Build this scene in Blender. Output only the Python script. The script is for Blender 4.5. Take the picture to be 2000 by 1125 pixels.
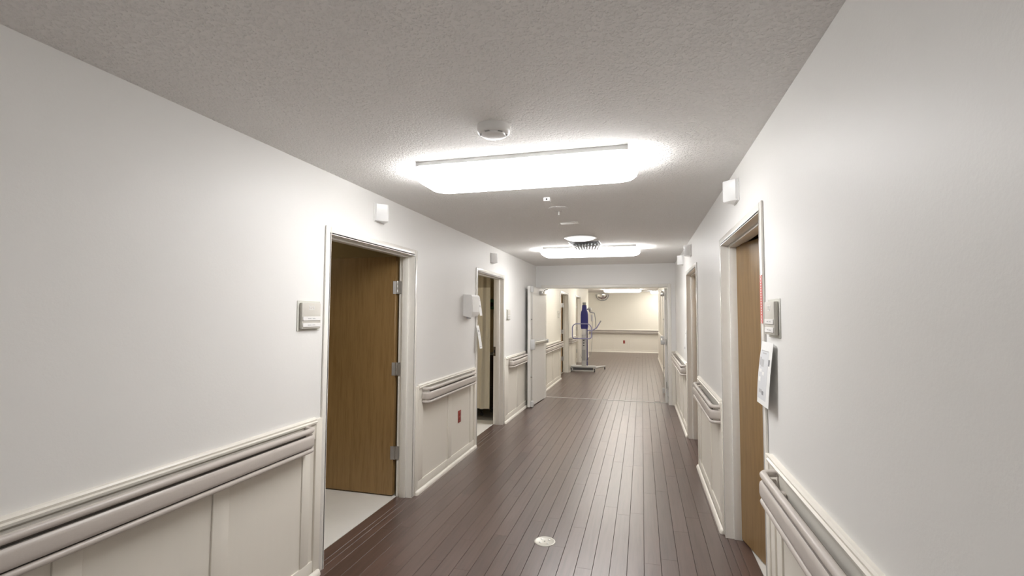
import bpy, bmesh, math, random
from mathutils import Matrix, Vector
random.seed(7)
for o in list(bpy.data.objects):
    bpy.data.objects.remove(o, do_unlink=True)
SC = bpy.context.scene
C = SC.collection

# ------------------------------------------------------------------ camera
YAW, PITCH, ROLL, FPX, EYE = 0.2630, 0.0525, -0.0046, 941.4, 1.55
cam_d = bpy.data.cameras.new('camera')
cam_d.sensor_width = 36.0
cam_d.sensor_fit = 'HORIZONTAL'
cam_d.lens = FPX / 2000.0 * 36.0
cam_d.clip_start = 0.02
cam = bpy.data.objects.new('camera', cam_d)
C.objects.link(cam)
R3 = (Matrix.Rotation(YAW, 3, 'Z') @ Matrix.Rotation(PITCH, 3, 'X') @ Matrix.Rotation(ROLL, 3, 'Y'))
right, fwd, up = R3.col[0], R3.col[1], R3.col[2]
cam.matrix_world = Matrix(((right.x, up.x, -fwd.x, 0), (right.y, up.y, -fwd.y, 0), (right.z, up.z, -fwd.z, EYE), (0, 0, 0, 1)))
SC.camera = cam

# ------------------------------------------------------------------ world, light levels
W = bpy.data.worlds.new('world')
W.use_nodes = True
W.node_tree.nodes['Background'].inputs[0].default_value = (0.9, 0.88, 0.85, 1)
W.node_tree.nodes['Background'].inputs[1].default_value = 0.02
SC.world = W
NEAR_LAMP = ((1.0, 0.995, 0.995), 9.6)
BACK_FILL = ((1.0, 0.995, 0.995), 4.6)
FAR_LAMP = ((1.0, 0.955, 0.89), 8.0)
vs = SC.view_settings
vs.view_transform = 'Standard'
vs.look = 'None'
vs.gamma = 1.0
vs.use_curve_mapping = False
vs.exposure = 0.95

# ------------------------------------------------------------------ dimensions (metres)
XL, XR, ZC = -1.889, 0.559, 2.428
TH = 0.12                      # wall thickness
YB, YX0, YX1 = -3.2, 8.72, 8.90   # back of hall, cross wall
YE, YF = 17.75, 20.0           # end of the side walls, far wall
XM = (XL + XR) / 2

# ------------------------------------------------------------------ materials
MATS = {}
def mat(name, col, rough=0.5, metal=0.0, spec=0.5, kind=None, **k):
    if name in MATS:
        return MATS[name]
    m = bpy.data.materials.new(name)
    m.use_nodes = True
    nt = m.node_tree
    b = nt.nodes['Principled BSDF']
    b.inputs['Base Color'].default_value = (*col, 1)
    b.inputs['Roughness'].default_value = rough
    b.inputs['Metallic'].default_value = metal
    b.inputs['Specular IOR Level'].default_value = spec
    N = nt.nodes.new
    L = nt.links.new
    def coord(scale=(1, 1, 1), rnd=False):
        tc = N('ShaderNodeTexCoord')
        mp = N('ShaderNodeMapping')
        mp.inputs['Scale'].default_value = scale
        if rnd:
            oi = N('ShaderNodeObjectInfo')
            ad = N('ShaderNodeVectorMath'); ad.operation = 'MULTIPLY_ADD'
            cm = N('ShaderNodeCombineXYZ')
            mul = N('ShaderNodeMath'); mul.operation = 'MULTIPLY'; mul.inputs[1].default_value = 37.0
            L(oi.outputs['Random'], mul.inputs[0])
            for i in range(3): L(mul.outputs[0], cm.inputs[i])
            ad.inputs[1].default_value = (1, 1, 1)
            L(tc.outputs['Object'], ad.inputs[0]); L(cm.outputs[0], ad.inputs[2])
            L(ad.outputs[0], mp.inputs['Vector'])
            return mp, oi
        L(tc.outputs['Object'], mp.inputs['Vector'])
        return mp, None
    def noise(vec, scale, detail=4, rough=0.6):
        n = N('ShaderNodeTexNoise')
        n.inputs['Scale'].default_value = scale
        n.inputs['Detail'].default_value = detail
        n.inputs['Roughness'].default_value = rough
        L(vec.outputs['Vector'], n.inputs['Vector'])
        return n
    def bump(h, strength, dist):
        bp = N('ShaderNodeBump')
        bp.inputs['Strength'].default_value = strength
        bp.inputs['Distance'].default_value = dist
        L(h, bp.inputs['Height'])
        L(bp.outputs['Normal'], b.inputs['Normal'])
    def ramp(f, stops):
        r = N('ShaderNodeValToRGB')
        el = r.color_ramp.elements
        while len(el) < len(stops): el.new(0.5)
        for e, (p, c) in zip(el, stops):
            e.position = p; e.color = (*c, 1)
        L(f, r.inputs['Fac'])
        return r
    c2 = k.get('col2', tuple(x * 0.9 for x in col))
    if kind == 'paint':
        mp, _ = coord()
        n = noise(mp, 90, 3)
        bump(n.outputs['Fac'], k.get('bs', 0.12), 0.003)
        n2 = noise(mp, 1.3, 5)
        r = ramp(n2.outputs['Fac'], [(0.3, c2), (0.7, col)])
        L(r.outputs['Color'], b.inputs['Base Color'])
    elif kind == 'knockdown':
        mp, _ = coord()
        n = noise(mp, 58, 5, 0.6)
        vo = N('ShaderNodeTexVoronoi'); vo.inputs['Scale'].default_value = 85
        L(mp.outputs['Vector'], vo.inputs['Vector'])
        ad = N('ShaderNodeMath'); ad.operation = 'MULTIPLY_ADD'; ad.inputs[1].default_value = 0.35
        L(vo.outputs['Distance'], ad.inputs[0]); L(n.outputs['Fac'], ad.inputs[2])
        r = ramp(ad.outputs[0], [(0.42, (0, 0, 0)), (0.72, (1, 1, 1))])
        bump(r.outputs['Color'], 0.8, 0.0065)
        n2 = noise(mp, 0.9, 4)
        r2 = ramp(n2.outputs['Fac'], [(0.3, c2), (0.7, col)])
        L(r2.outputs['Color'], b.inputs['Base Color'])
    elif kind == 'wood':        # grain along z
        mp, oi = coord(k.get('scale', (14, 14, 0.9)), True)
        n = noise(mp, 3.2, 9, 0.68)
        r = ramp(n.outputs['Fac'], [(0.28, c2), (0.52, col), (0.78, tuple(x * k.get('hi', 1.18) for x in col))])
        L(r.outputs['Color'], b.inputs['Base Color'])
        bump(n.outputs['Fac'], k.get('bs', 0.08), 0.002)
    elif kind == 'plank':       # grain along y, each plank its own tone
        mp, oi = coord((16, 0.9, 4), True)
        n = noise(mp, 3.0, 7, 0.6)
        r = ramp(n.outputs['Fac'], [(0.25, c2), (0.5, col), (0.8, tuple(x * 1.25 for x in col))])
        hs = N('ShaderNodeHueSaturation')
        mr = N('ShaderNodeMapRange')
        mr.inputs['To Min'].default_value = 0.86; mr.inputs['To Max'].default_value = 1.16
        L(oi.outputs['Random'], mr.inputs['Value'])
        L(mr.outputs[0], hs.inputs['Value'])
        L(r.outputs['Color'], hs.inputs['Color'])
        L(hs.outputs['Color'], b.inputs['Base Color'])
        mp2, _ = coord((1, 1, 1), True)
        n2 = noise(mp2, 5, 5)
        rr = N('ShaderNodeMapRange')
        rr.inputs['To Min'].default_value = rough - 0.015; rr.inputs['To Max'].default_value = rough + 0.02
        L(n2.outputs['Fac'], rr.inputs['Value']); L(rr.outputs[0], b.inputs['Roughness'])
        bump(n.outputs['Fac'], 0.012, 0.001)
        b.inputs['Coat Weight'].default_value = 0.35; b.inputs['Coat Roughness'].default_value = 0.4
    elif kind == 'fabric':
        mp, _ = coord((1, 1, 1))
        n = noise(mp, 260, 2)
        bump(n.outputs['Fac'], 0.2, 0.001)
        r = ramp(n.outputs['Fac'], [(0.3, c2), (0.7, col)])
        L(r.outputs['Color'], b.inputs['Base Color'])
    else:
        mp, _ = coord()
        n = noise(mp, k.get('ns', 25), 3)
        r = ramp(n.outputs['Fac'], [(0.25, c2 if 'col2' in k else tuple(x * 0.96 for x in col)), (0.75, col)])
        L(r.outputs['Color'], b.inputs['Base Color'])
    if 'emit' in k:
        b.inputs['Emission Color'].default_value = (*k['emit'][0], 1)
        # prismatic wraparound diffuser: the sides throw more light out than the flat bottom
        ge = N('ShaderNodeNewGeometry'); sx = N('ShaderNodeSeparateXYZ'); mr = N('ShaderNodeMapRange')
        L(ge.outputs['Normal'], sx.inputs[0]); L(sx.outputs['Z'], mr.inputs['Value'])
        mr.inputs['From Min'].default_value = -1.0; mr.inputs['From Max'].default_value = 0.0
        mr.inputs['To Min'].default_value = k['emit'][1]; mr.inputs['To Max'].default_value = k['emit'][1] * 1.3
        L(mr.outputs[0], b.inputs['Emission Strength'])
    MATS[name] = m
    return m

WALL = mat('wall_paint', (0.845, 0.835, 0.812), 0.5, kind='paint', col2=(0.83, 0.82, 0.797))
WALLF = mat('wall_paint_cream', (0.87, 0.84, 0.75), 0.5, kind='paint', col2=(0.855, 0.825, 0.735))
CEIL = mat('ceiling_texture', (0.955, 0.94, 0.915), 0.9, spec=0.2, kind='knockdown', col2=(0.94, 0.925, 0.90))
WAIN = mat('wainscot_paint', (0.84, 0.80, 0.715), 0.4, kind='wood', scale=(10, 10, 0.5), bs=0.03, hi=1.01, col2=(0.832, 0.792, 0.707))
TRIMC = mat('cream_trim', (0.84, 0.80, 0.72), 0.35)
FRAME = mat('frame_enamel', (0.88, 0.855, 0.80), 0.22)
RAILM = mat('taupe_rail_vinyl', (0.58, 0.53, 0.485), 0.34, ns=180, col2=(0.55, 0.50, 0.455))
OAK = mat('oak_veneer', (0.30, 0.185, 0.075), 0.34, kind='wood', col2=(0.215, 0.125, 0.045))
OAKL = mat('tan_veneer', (0.58, 0.41, 0.25), 0.4, kind='wood', col2=(0.50, 0.35, 0.20))
LEAFW = mat('painted_leaf', (0.80, 0.785, 0.75), 0.32)
PLANK = mat('dark_plank', (0.105, 0.064, 0.053), 0.30, spec=1.0, kind='plank', col2=(0.068, 0.04, 0.033))
SUBF = mat('floor_joint', (0.02, 0.014, 0.012), 0.8)
VCT = mat('white_vinyl', (0.88, 0.86, 0.81), 0.4, kind='paint', bs=0.02)
STEEL = mat('brushed_steel', (0.55, 0.54, 0.52), 0.32, 1.0)
CHROME = mat('chrome', (0.85, 0.85, 0.85), 0.12, 1.0)
WHITE = mat('white_plastic', (0.84, 0.83, 0.81), 0.35)
WHITEB = mat('bright_white_plastic', (0.9, 0.9, 0.89), 0.3)
DARK = mat('black_void', (0.02, 0.02, 0.02), 0.6)
RETN = mat('dark_taupe_retainer', (0.13, 0.115, 0.10), 0.5)
DGREY = mat('dark_grey_plastic', (0.08, 0.08, 0.085), 0.5)
GREY = mat('grey_plastic', (0.42, 0.42, 0.42), 0.45)
LGREY = mat('light_grey_enamel', (0.62, 0.62, 0.61), 0.35)
PLAQ = mat('plaque_taupe', (0.60, 0.575, 0.52), 0.45)
ACRYL = mat('plaque_backplate', (0.66, 0.66, 0.60), 0.3)
PAPER = mat('paper', (0.88, 0.88, 0.86), 0.7)
INK = mat('grey_ink', (0.52, 0.52, 0.52), 0.8)
INKD = mat('dark_ink', (0.30, 0.30, 0.31), 0.8)
RED = mat('red_plate', (0.33, 0.05, 0.035), 0.4)
REDL = mat('red_label', (0.72, 0.18, 0.16), 0.5)
BLUE = mat('blue_cover', (0.035, 0.035, 0.23), 0.5)
LAV = mat('lavender_tube', (0.36, 0.36, 0.58), 0.35)
CURT = mat('cream_curtain', (0.72, 0.67, 0.55), 0.85, kind='fabric', col2=(0.68, 0.63, 0.51))
MESHC = mat('tan_mesh', (0.50, 0.44, 0.33), 0.9, kind='fabric', col2=(0.35, 0.30, 0.22))
YWALL = mat('yellow_cream_paint', (0.78, 0.66, 0.43), 0.6, kind='paint')
GREEN = mat('dark_green_box', (0.03, 0.13, 0.06), 0.5)
FLOOR_SHADE = mat('painted_floor_shade', (0.22, 0.21, 0.19), 0.8)  # grey for the painted floor shade under the curtain
RCEIL = mat('room_ceiling_paint', (0.80, 0.72, 0.52), 0.8, kind='paint')
TANW = mat('tan_room_paint', (0.60, 0.50, 0.33), 0.7, kind='paint')
BRASS = mat('satin_disc', (0.62, 0.60, 0.54), 0.38, 0.35)
LENS_N = mat('lit_lens', (0.95, 0.95, 0.95), 0.4, emit=NEAR_LAMP)
LENS_B = mat('fill_lens_dim', (0.95, 0.95, 0.95), 0.4, emit=BACK_FILL)
LENS_F = mat('lit_lens_warm', (0.95, 0.94, 0.9), 0.4, emit=FAR_LAMP)
FIN = mat('translucent_white_fin', (0.92, 0.92, 0.92), 0.35)
FIN.node_tree.nodes['Principled BSDF'].inputs['Subsurface Weight'].default_value = 1.0
FIN.node_tree.nodes['Principled BSDF'].inputs['Subsurface Radius'].default_value = (0.06, 0.06, 0.06)
FIN.node_tree.nodes['Principled BSDF'].inputs['Subsurface Scale'].default_value = 1.0
RUBBER = mat('black_rubber', (0.025, 0.025, 0.025), 0.6)

# ------------------------------------------------------------------ mesh helpers
WL = {}        # world location of every object made here
class MB:
    def __init__(self, xf=None):
        self.bm = bmesh.new(); self.xf = xf
    def _v(self, p):
        p = Vector(p)
        if self.xf is not None: p = self.xf @ p
        return self.bm.verts.new(p)
    def box(self, x0, x1, y0, y1, z0, z1, bev=0.0, seg=1):
        x0, x1 = min(x0, x1), max(x0, x1)
        y0, y1 = min(y0, y1), max(y0, y1)
        z0, z1 = min(z0, z1), max(z0, z1)
        v = [self._v(p) for p in ((x0, y0, z0), (x1, y0, z0), (x1, y1, z0), (x0, y1, z0),
                                  (x0, y0, z1), (x1, y0, z1), (x1, y1, z1), (x0, y1, z1))]
        fs = [self.bm.faces.new([v[i] for i in q]) for q in
              ((3, 2, 1, 0), (4, 5, 6, 7), (0, 1, 5, 4), (1, 2, 6, 5), (2, 3, 7, 6), (3, 0, 4, 7))]
        if bev > 0:
            es = list({e for f in fs for e in f.edges})
            bmesh.ops.bevel(self.bm, geom=es, offset=bev, segments=seg, affect='EDGES', profile=0.5)
        return self
    def loft(self, loops, close=True, cap0=True, cap1=True):
        rings = [[self._v(p) for p in l] for l in loops]
        n = len(rings[0])
        for a, b in zip(rings, rings[1:]):
            for i in range(n if close else n - 1):
                j = (i + 1) % n
                try: self.bm.faces.new((a[i], a[j], b[j], b[i]))
                except ValueError: pass
        if cap0 and n > 2: self.bm.faces.new(list(reversed(rings[0])))
        if cap1 and n > 2: self.bm.faces.new(rings[-1])
        return self
    def tube(self, pts, r, n=10, caps=True):
        pts = [Vector(p) for p in pts]
        loops = []
        t0 = (pts[1] - pts[0]).normalized()
        ref = Vector((0, 0, 1)) if abs(t0.z) < 0.9 else Vector((1, 0, 0))
        u = t0.cross(ref).normalized()
        for i, p in enumerate(pts):
            if i == 0: t = pts[1] - pts[0]
            elif i == len(pts) - 1: t = pts[-1] - pts[-2]
            else: t = (pts[i + 1] - p).normalized() + (p - pts[i - 1]).normalized()
            t.normalize()
            u = (u - t * u.dot(t)).normalized()
            w = t.cross(u)
            rr = r[i] if isinstance(r, (list, tuple)) else r
            loops.append([p + (u * math.cos(2 * math.pi * k / n) + w * math.sin(2 * math.pi * k / n)) * rr for k in range(n)])
        return self.loft(loops, True, caps, caps)
    def lathe(self, c, prof, n=32, axis='z', cap=True):
        loops = []
        for r, h in prof:
            l = []
            for k in range(n):
                a = 2 * math.pi * k / n
                p = {'z': (math.cos(a) * r, math.sin(a) * r, h), 'x': (h, math.cos(a) * r, math.sin(a) * r),
                     'y': (math.cos(a) * r, h, math.sin(a) * r)}[axis]
                l.append(Vector(c) + Vector(p))
            loops.append(l)
        return self.loft(loops, True, cap, cap)
    def sweep(self, prof, path):
        """prof: (out, z) closed polygon; path: list of (x, y) plan points; outward = right of travel."""
        P = [Vector((x, y)) for x, y in path]
        loops = []
        for i, p in enumerate(P):
            d0 = (p - P[i - 1]).normalized() if i else None
            d1 = (P[i + 1] - p).normalized() if i < len(P) - 1 else None
            if d0 is None: d0 = d1
            if d1 is None: d1 = d0
            t = (d0 + d1).normalized()
            nrm = Vector((t.y, -t.x))
            s = 1.0 / max(0.5, Vector((d0.y, -d0.x)).dot(nrm))
            loops.append([(p.x + nrm.x * o * s, p.y + nrm.y * o * s, z) for o, z in prof])
        return self.loft(loops)
    def poly(self, pts):
        self.bm.faces.new([self._v(p) for p in pts]); return self
    def build(self, name, m, parent=None, smooth=True, **props):
        bm = self.bm
        bmesh.ops.recalc_face_normals(bm, faces=bm.faces)
        for e in bm.edges:
            e.smooth = len(e.link_faces) == 2 and e.calc_face_angle(0) < 0.65
        for f in bm.faces: f.smooth = smooth
        xs = [v.co for v in bm.verts]
        lo = Vector([min(v[i] for v in xs) for i in range(3)])
        hi = Vector([max(v[i] for v in xs) for i in range(3)])
        ctr = Vector(((lo.x + hi.x) / 2, (lo.y + hi.y) / 2, lo.z))
        bmesh.ops.translate(bm, verts=bm.verts, vec=-ctr)
        me = bpy.data.meshes.new(name)
        bm.to_mesh(me); bm.free()
        me.materials.append(m)
        o = bpy.data.objects.new(name, me)
        C.objects.link(o)
        put(o, ctr, parent)
        for k, v in props.items(): o[k] = v
        return o
def put(o, w, parent=None):
    w = Vector(w)
    WL[o.name] = w
    if parent is not None:
        o.parent = parent
        o.location = w - WL[parent.name]
    else:
        o.location = w
def box(name, m, parent, *a, bev=0.0, seg=1, xf=None, **p):
    return MB(xf).box(*a, bev=bev, seg=seg).build(name, m, parent, **p)
def tag(o, label, cat=None, group=None, kind=None):
    if label: o['label'] = label
    if cat: o['category'] = cat
    if group: o['group'] = group
    if kind: o['kind'] = kind
    return o
def thing(name, loc, label, cat=None, group=None, kind=None):
    o = bpy.data.objects.new(name, None)
    o.empty_display_size = 0.05
    C.objects.link(o)
    put(o, loc)
    return tag(o, label, cat, group, kind)
def text(parent, s, size, loc, rot, m, name='lettering', ext=0.0004):
    cu = bpy.data.curves.new('t', 'FONT')
    cu.body = s; cu.size = size; cu.extrude = ext; cu.align_x = 'CENTER'; cu.align_y = 'CENTER'
    cu.resolution_u = 3
    t = bpy.data.objects.new('t', cu)
    C.objects.link(t)
    dg = bpy.context.evaluated_depsgraph_get(); dg.update()
    me = bpy.data.meshes.new_from_object(t.evaluated_get(dg))
    bpy.data.objects.remove(t, do_unlink=True)
    me.transform(rot.to_4x4())
    me.materials.clear(); me.materials.append(m)
    o = bpy.data.objects.new(name, me)
    C.objects.link(o)
    put(o, loc, parent)
    return o
def rrect(x0, x1, y0, y1, r, z, n=6):
    out = []
    for cx, cy, a0 in ((x1 - r, y1 - r, 0), (x0 + r, y1 - r, 90), (x0 + r, y0 + r, 180), (x1 - r, y0 + r, 270)):
        for k in range(n + 1):
            a = math.radians(a0 + 90 * k / n)
            out.append((cx + r * math.cos(a), cy + r * math.sin(a), z))
    return out

# ------------------------------------------------------------------ the setting
HEAD = 2.04
DOORS_L = [(2.608, 3.765), (5.42, 6.52), (11.52, 12.72), (14.28, 15.42)]
DOORS_R = [(2.535, 3.70), (5.36, 6.46)]
def wall_with_doors(name, x0, x1, y0, y1, doors, m, label):
    b = MB(); y = y0
    for a, c in doors:
        b.box(x0, x1, y, a - 0.012, 0, ZC)
        b.box(x0, x1, a - 0.012, c + 0.012, HEAD + 0.012, ZC)
        y = c + 0.012
    b.box(x0, x1, y, y1, 0, ZC)
    return tag(b.build(name, m, smooth=False), label, kind='structure')
wall_with_doors('wall_left', XL - TH, XL, YB, YX0, DOORS_L[:2], WALL, 'long white painted corridor wall with two open doorways on the left')
wall_with_doors('wall_right', XR, XR + TH, YB, YX0, DOORS_R, WALL, 'white painted corridor wall with two doorways on the right')
wall_with_doors('wall_left_far', XL - TH, XL, YX1, YE, DOORS_L[2:], WALLF, 'left corridor wall continuing beyond the double doors')
wall_with_doors('wall_right_far', XR, XR + TH, YX1, YE, [], WALLF, 'right corridor wall continuing beyond the double doors')
tag(box('wall_back', WALL, None, XL - TH, XR + TH, YB - TH, YB, 0, ZC, smooth=False), 'plain end wall of the corridor behind the viewpoint', kind='structure')
tag(box('wall_far', WALLF, None, -6.0, 5.0, YF, YF + TH, 0, ZC, smooth=False), 'cream wall closing the far end of the corridor', kind='structure')
# side corridor ends and returns
tag(box('wall_side_left', WALLF, None, -6.0 - TH, -6.0, YE - TH, YF + TH, 0, ZC, smooth=False), 'end wall of the side corridor going left', kind='structure')
tag(box('wall_side_right', WALLF, None, 5.0, 5.0 + TH, YE - TH, YF + TH, 0, ZC, smooth=False), 'end wall of the side corridor going right', kind='structure')
tag(box('wall_side_left_near', WALLF, None, -6.0, XL - TH, YE - TH, YE, 0, ZC, smooth=False), 'near wall of the side corridor going left', kind='structure')
tag(box('wall_side_right_near', WALLF, None, XR + TH, 5.0, YE - TH, YE, 0, ZC, smooth=False), 'near wall of the side corridor going right', kind='structure')
# cross wall around the double doors
OX0, OX1, OZ = -1.73, 0.43, 2.015
b = MB()
b.box(XL - TH, OX0 - 0.01, YX0, YX1, 0, ZC)
b.box(OX1 + 0.01, XR + TH, YX0, YX1, 0, ZC)
b.box(OX0 - 0.01, OX1 + 0.01, YX0, YX1, OZ + 0.01, ZC)
tag(b.build('wall_cross', WALL, smooth=False), 'white header wall around the open double doors', kind='structure')
# ceiling
b = MB()
b.box(XL - TH, XR + TH, YB - TH, YE, ZC, ZC + 0.1)
b.box(-6.1, 5.1, YE, YF + TH, ZC, ZC + 0.1)
tag(b.build('ceiling', CEIL, smooth=False), 'textured off-white corridor ceiling', kind='structure')

# floor with planks
b = MB()
b.box(XL - 0.134, XR + 0.126, YB, YE, -0.1, -0.007)
b.box(-6.0, 5.0, YE, YF, -0.1, -0.007)
floor = tag(b.build('floor', SUBF, smooth=False), 'dark brown wood plank corridor floor', kind='structure')
PW, PL = 0.1016, 1.22
def plank_box(mb, x0, x1, y0, y1):
    g, c = 0.0009, 0.0012        # long sides: open bevelled joint
    h, d = 0.0002, 0.0004        # ends: butted tight
    mb.loft([[(x0 + g, y0 + h, -0.006), (x1 - g, y0 + h, -0.006), (x1 - g, y1 - h, -0.006), (x0 + g, y1 - h, -0.006)],
             [(x0 + g, y0 + h, -c), (x1 - g, y0 + h, -c), (x1 - g, y1 - h, -c), (x0 + g, y1 - h, -c)],
             [(x0 + g + c, y0 + h + d, 0), (x1 - g - c, y0 + h + d, 0), (x1 - g - c, y1 - h - d, 0), (x0 + g + c, y1 - h - d, 0)]], cap0=False)
pcache = {}
def plank(x0, x1, y0, y1):
    key = (round(x1 - x0, 4), round(y1 - y0, 4))
    w = Vector(((x0 + x1) / 2, (y0 + y1) / 2, -0.006))
    if key in pcache:
        o = pcache[key].copy(); C.objects.link(o); put(o, w, floor)
    else:
        mb = MB(); plank_box(mb, x0, x1, y0, y1)
        pcache[key] = mb.build('plank', PLANK, floor, smooth=False)
far_mb, near_mb = MB(), MB()
rng = random.Random(3)
for k in range(-20, 7):
    x0, x1 = max(k * PW, XL), min((k + 1) * PW, XR)
    off = rng.choice([0, 0.3, 0.61, 0.92, 0.45, 0.76]) + rng.uniform(-0.08, 0.08)
    if x1 - x0 > 0.01:
        y = 2.42
        first = True
        while y < 8.905:
            y2 = min(y + (PL - off if first and PL - off > 0.15 else PL), 8.905)
            if 8.905 - y2 < 0.12: y2 = 8.905
            plank(x0, x1, y, y2)
            y = y2; first = False
        for mb, ya, yb in ((near_mb, YB, 2.42), (far_mb, 8.93, YE)):
            y = ya - off
            while y < yb:
                a, c = max(y, ya), min(y + PL, yb)
                if c - a > 0.02: plank_box(mb, x0, x1, a, c)
                y += PL
    # inside the doorways
    for lo, hi, doors in ((XL - 0.131, XL, DOORS_L), (XR, XR + 0.126, DOORS_R)):
        x0, x1 = max(k * PW, lo), min((k + 1) * PW, hi)
        if x1 - x0 > 0.012:
            for a, c in doors:
                if a < 8: plank(x0, x1, a, c)
                else: plank_box(far_mb, x0, x1, a, c)
for k in range(-60, 50):
    x0, x1 = max(k * PW, -6.0), min((k + 1) * PW, 5.0)
    if x1 > x0:
        off = rng.uniform(0, PL); y = YE - off
        while y < YF:
            a, c = max(y, YE), min(y + PL, YF)
            if c - a > 0.02: plank_box(far_mb, x0, x1, a, c)
            y += PL
far_mb.build('far_planks', PLANK, floor, smooth=False, kind='stuff')
near_mb.build('near_planks', PLANK, floor, smooth=False, kind='stuff')

tag(box('trim_1', mat('threshold_metal', (0.86, 0.86, 0.84), 0.35), None, OX0 + 0.002, OX1 - 0.002, 8.9055, 8.9295, 0.0, 0.006, bev=0.002), 'thin pale threshold strip across the floor in the double doorway', kind='structure')

# ------------------------------------------------------------------ side rooms
def room(x0, x1, y0, y1, side, wm, n, where):
    """closed box room beyond a corridor wall (side -1: left rooms, +1: right rooms)"""
    f = tag(box('floor_room_%d' % n, VCT, None, x0, x1, y0, y1, -0.1, 0.001, smooth=False), 'white vinyl floor of the room %s' % where, kind='structure')
    mb = MB()
    t = 0.08
    mb.box(x0, x1, y0 - t, y0, 0, ZC); mb.box(x0, x1, y1, y1 + t, 0, ZC)
    if side < 0: mb.box(x0 - t, x0, y0 - t, y1 + t, 0, ZC)
    else: mb.box(x1, x1 + t, y0 - t, y1 + t, 0, ZC)
    tag(mb.build('wall_room_%d' % n, wm, smooth=False), 'painted walls of the room %s' % where, kind='structure')
    tag(box('ceiling_room_%d' % n, RCEIL, None, x0, x1, y0, y1, ZC, ZC + 0.08, smooth=False), 'ceiling of the room %s' % where, kind='structure')
LI, RI = XL - TH, XR + TH
room(LI - 3.6, LI - 0.012, 1.0, 4.7, -1, TANW, 1, 'behind the open brown door')
room(LI - 3.6, LI - 0.012, 4.9, 8.3, -1, YWALL, 2, 'with the cream curtain')
room(LI - 3.0, LI - 0.012, 10.2, 13.4, -1, TANW, 3, 'beyond the double doors, first on the left')
room(LI - 3.0, LI - 0.012, 13.7, 16.9, -1, TANW, 4, 'beyond the double doors, second on the left')
room(RI + 0.007, RI + 3.0, 1.2, 4.5, 1, TANW, 5, 'behind the ajar door on the right')
room(RI + 0.007, RI + 3.0, 4.7, 8.0, 1, TANW, 6, 'behind the second door on the right')

ROOM_FILL = {1: ((1.0, 0.88, 0.62), 13.0), 2: ((1.0, 0.93, 0.78), 16.0), 3: ((1.0, 0.9, 0.72), 16.0), 4: ((1.0, 0.9, 0.72), 16.0)}  # unseen lamps added to brighten the side rooms
def room_fill(n, x, y, label):
    t = thing('added_room_light', (x, y, ZC - 0.06), label, 'ceiling light', 'added unseen lights inside the side rooms')
    MB().lathe((x, y, ZC), [(0.17, 0), (0.18, -0.01), (0.17, -0.02)], 24).build('base', WHITEB, t)
    MB().lathe((x, y, ZC), [(0.165, -0.0205), (0.16, -0.04), (0.12, -0.055), (0.04, -0.062)], 24).build('globe', mat('fill_globe_%d' % n, (0.9, 0.88, 0.8), 0.4, emit=ROOM_FILL[n]), t)
room_fill(1, LI - 2.4, 1.8, 'added dim unseen ceiling light inside the room behind the open brown door')
room_fill(2, LI - 1.2, 5.75, 'added unseen ceiling light inside the curtained left room')
room_fill(3, LI - 1.3, 11.2, 'added unseen ceiling light inside the first room beyond the double doors')
room_fill(4, LI - 1.3, 14.2, 'added unseen ceiling light inside the second room beyond the double doors')

# ------------------------------------------------------------------ door frames and leaves
def frame_parts(root, side, a, c):
    """side +1: left wall (outward +x); -1: right wall."""
    xf = XL if side > 0 else XR
    out = xf + side * 0.012
    inn = xf - side * (TH + 0.012)
    fw = 0.05
    def wrap(name, y0, y1, z0, z1, face_lo, face_hi, horizontal=False):
        mb = MB()
        if not horizontal:
            mb.box(out, inn, y0, y1, z0, z1, bev=0.003, seg=2)
        else:
            mb.box(out, inn, y0, y1, z0, z1, bev=0.003, seg=2)
        return mb
    for s, yy in ((-1, a), (1, c)):
        mb = MB()
        # jamb liner, corridor face, room face
        mb.box(out, inn, yy, yy + s * 0.0115, 0, HEAD + 0.0115)
        mb.box(out, xf + side * 0.0004, yy + s * 0.0005, yy + s * fw, 0, HEAD + fw, bev=0.004, seg=2)
        mb.box(inn, xf - side * (TH + 0.0004), yy + s * 0.0005, yy + s * fw, 0, HEAD + fw)
        j = mb.build('jamb', FRAME, root)
        box('stop', FRAME, j, xf - side * 0.042, xf - side * 0.098, yy - s * 0.016, yy, 0, HEAD - 0.001, bev=0.003, seg=2)
    mb = MB()
    mb.box(out, inn, a + 0.0002, c - 0.0002, HEAD, HEAD + 0.0115)
    mb.box(out, xf + side * 0.0004, a + 0.0005, c - 0.0005, HEAD + 0.0005, HEAD + fw, bev=0.004, seg=2)
    mb.box(inn, xf - side * (TH + 0.0004), a + 0.0005, c - 0.0005, HEAD + 0.0005, HEAD + fw)
    h = mb.build('head', FRAME, root)
    box('stop', FRAME, h, xf - side * 0.042, xf - side * 0.098, a + 0.0165, c - 0.0165, HEAD - 0.016, HEAD, bev=0.003, seg=2)
def hinge(parent, px, py, z, leafdir, jambdir):
    """barrel at (px,py); plates along the two plan directions"""
    mb = MB()
    for i in range(3):
        mb.lathe((px, py, z - 0.055 + i * 0.037), [(0.007, 0.0), (0.0075, 0.002), (0.0075, 0.034), (0.007, 0.036)], 12)
    h = mb.build('hinge', STEEL, parent)
    for d in (leafdir, jambdir):
        d = Vector(d).normalized(); n = Vector((-d.y, d.x)) * 0.0015
        mb = MB()
        p0 = Vector((px, py)) + d * 0.004; p1 = Vector((px, py)) + d * 0.036
        mb.loft([[(p0.x + n.x, p0.y + n.y, zz), (p1.x + n.x, p1.y + n.y, zz), (p1.x - n.x, p1.y - n.y, zz), (p0.x - n.x, p0.y - n.y, zz)] for zz in (z - 0.055, z + 0.055)])
        mb.build('hinge_plate', STEEL, h)
    return h
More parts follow.
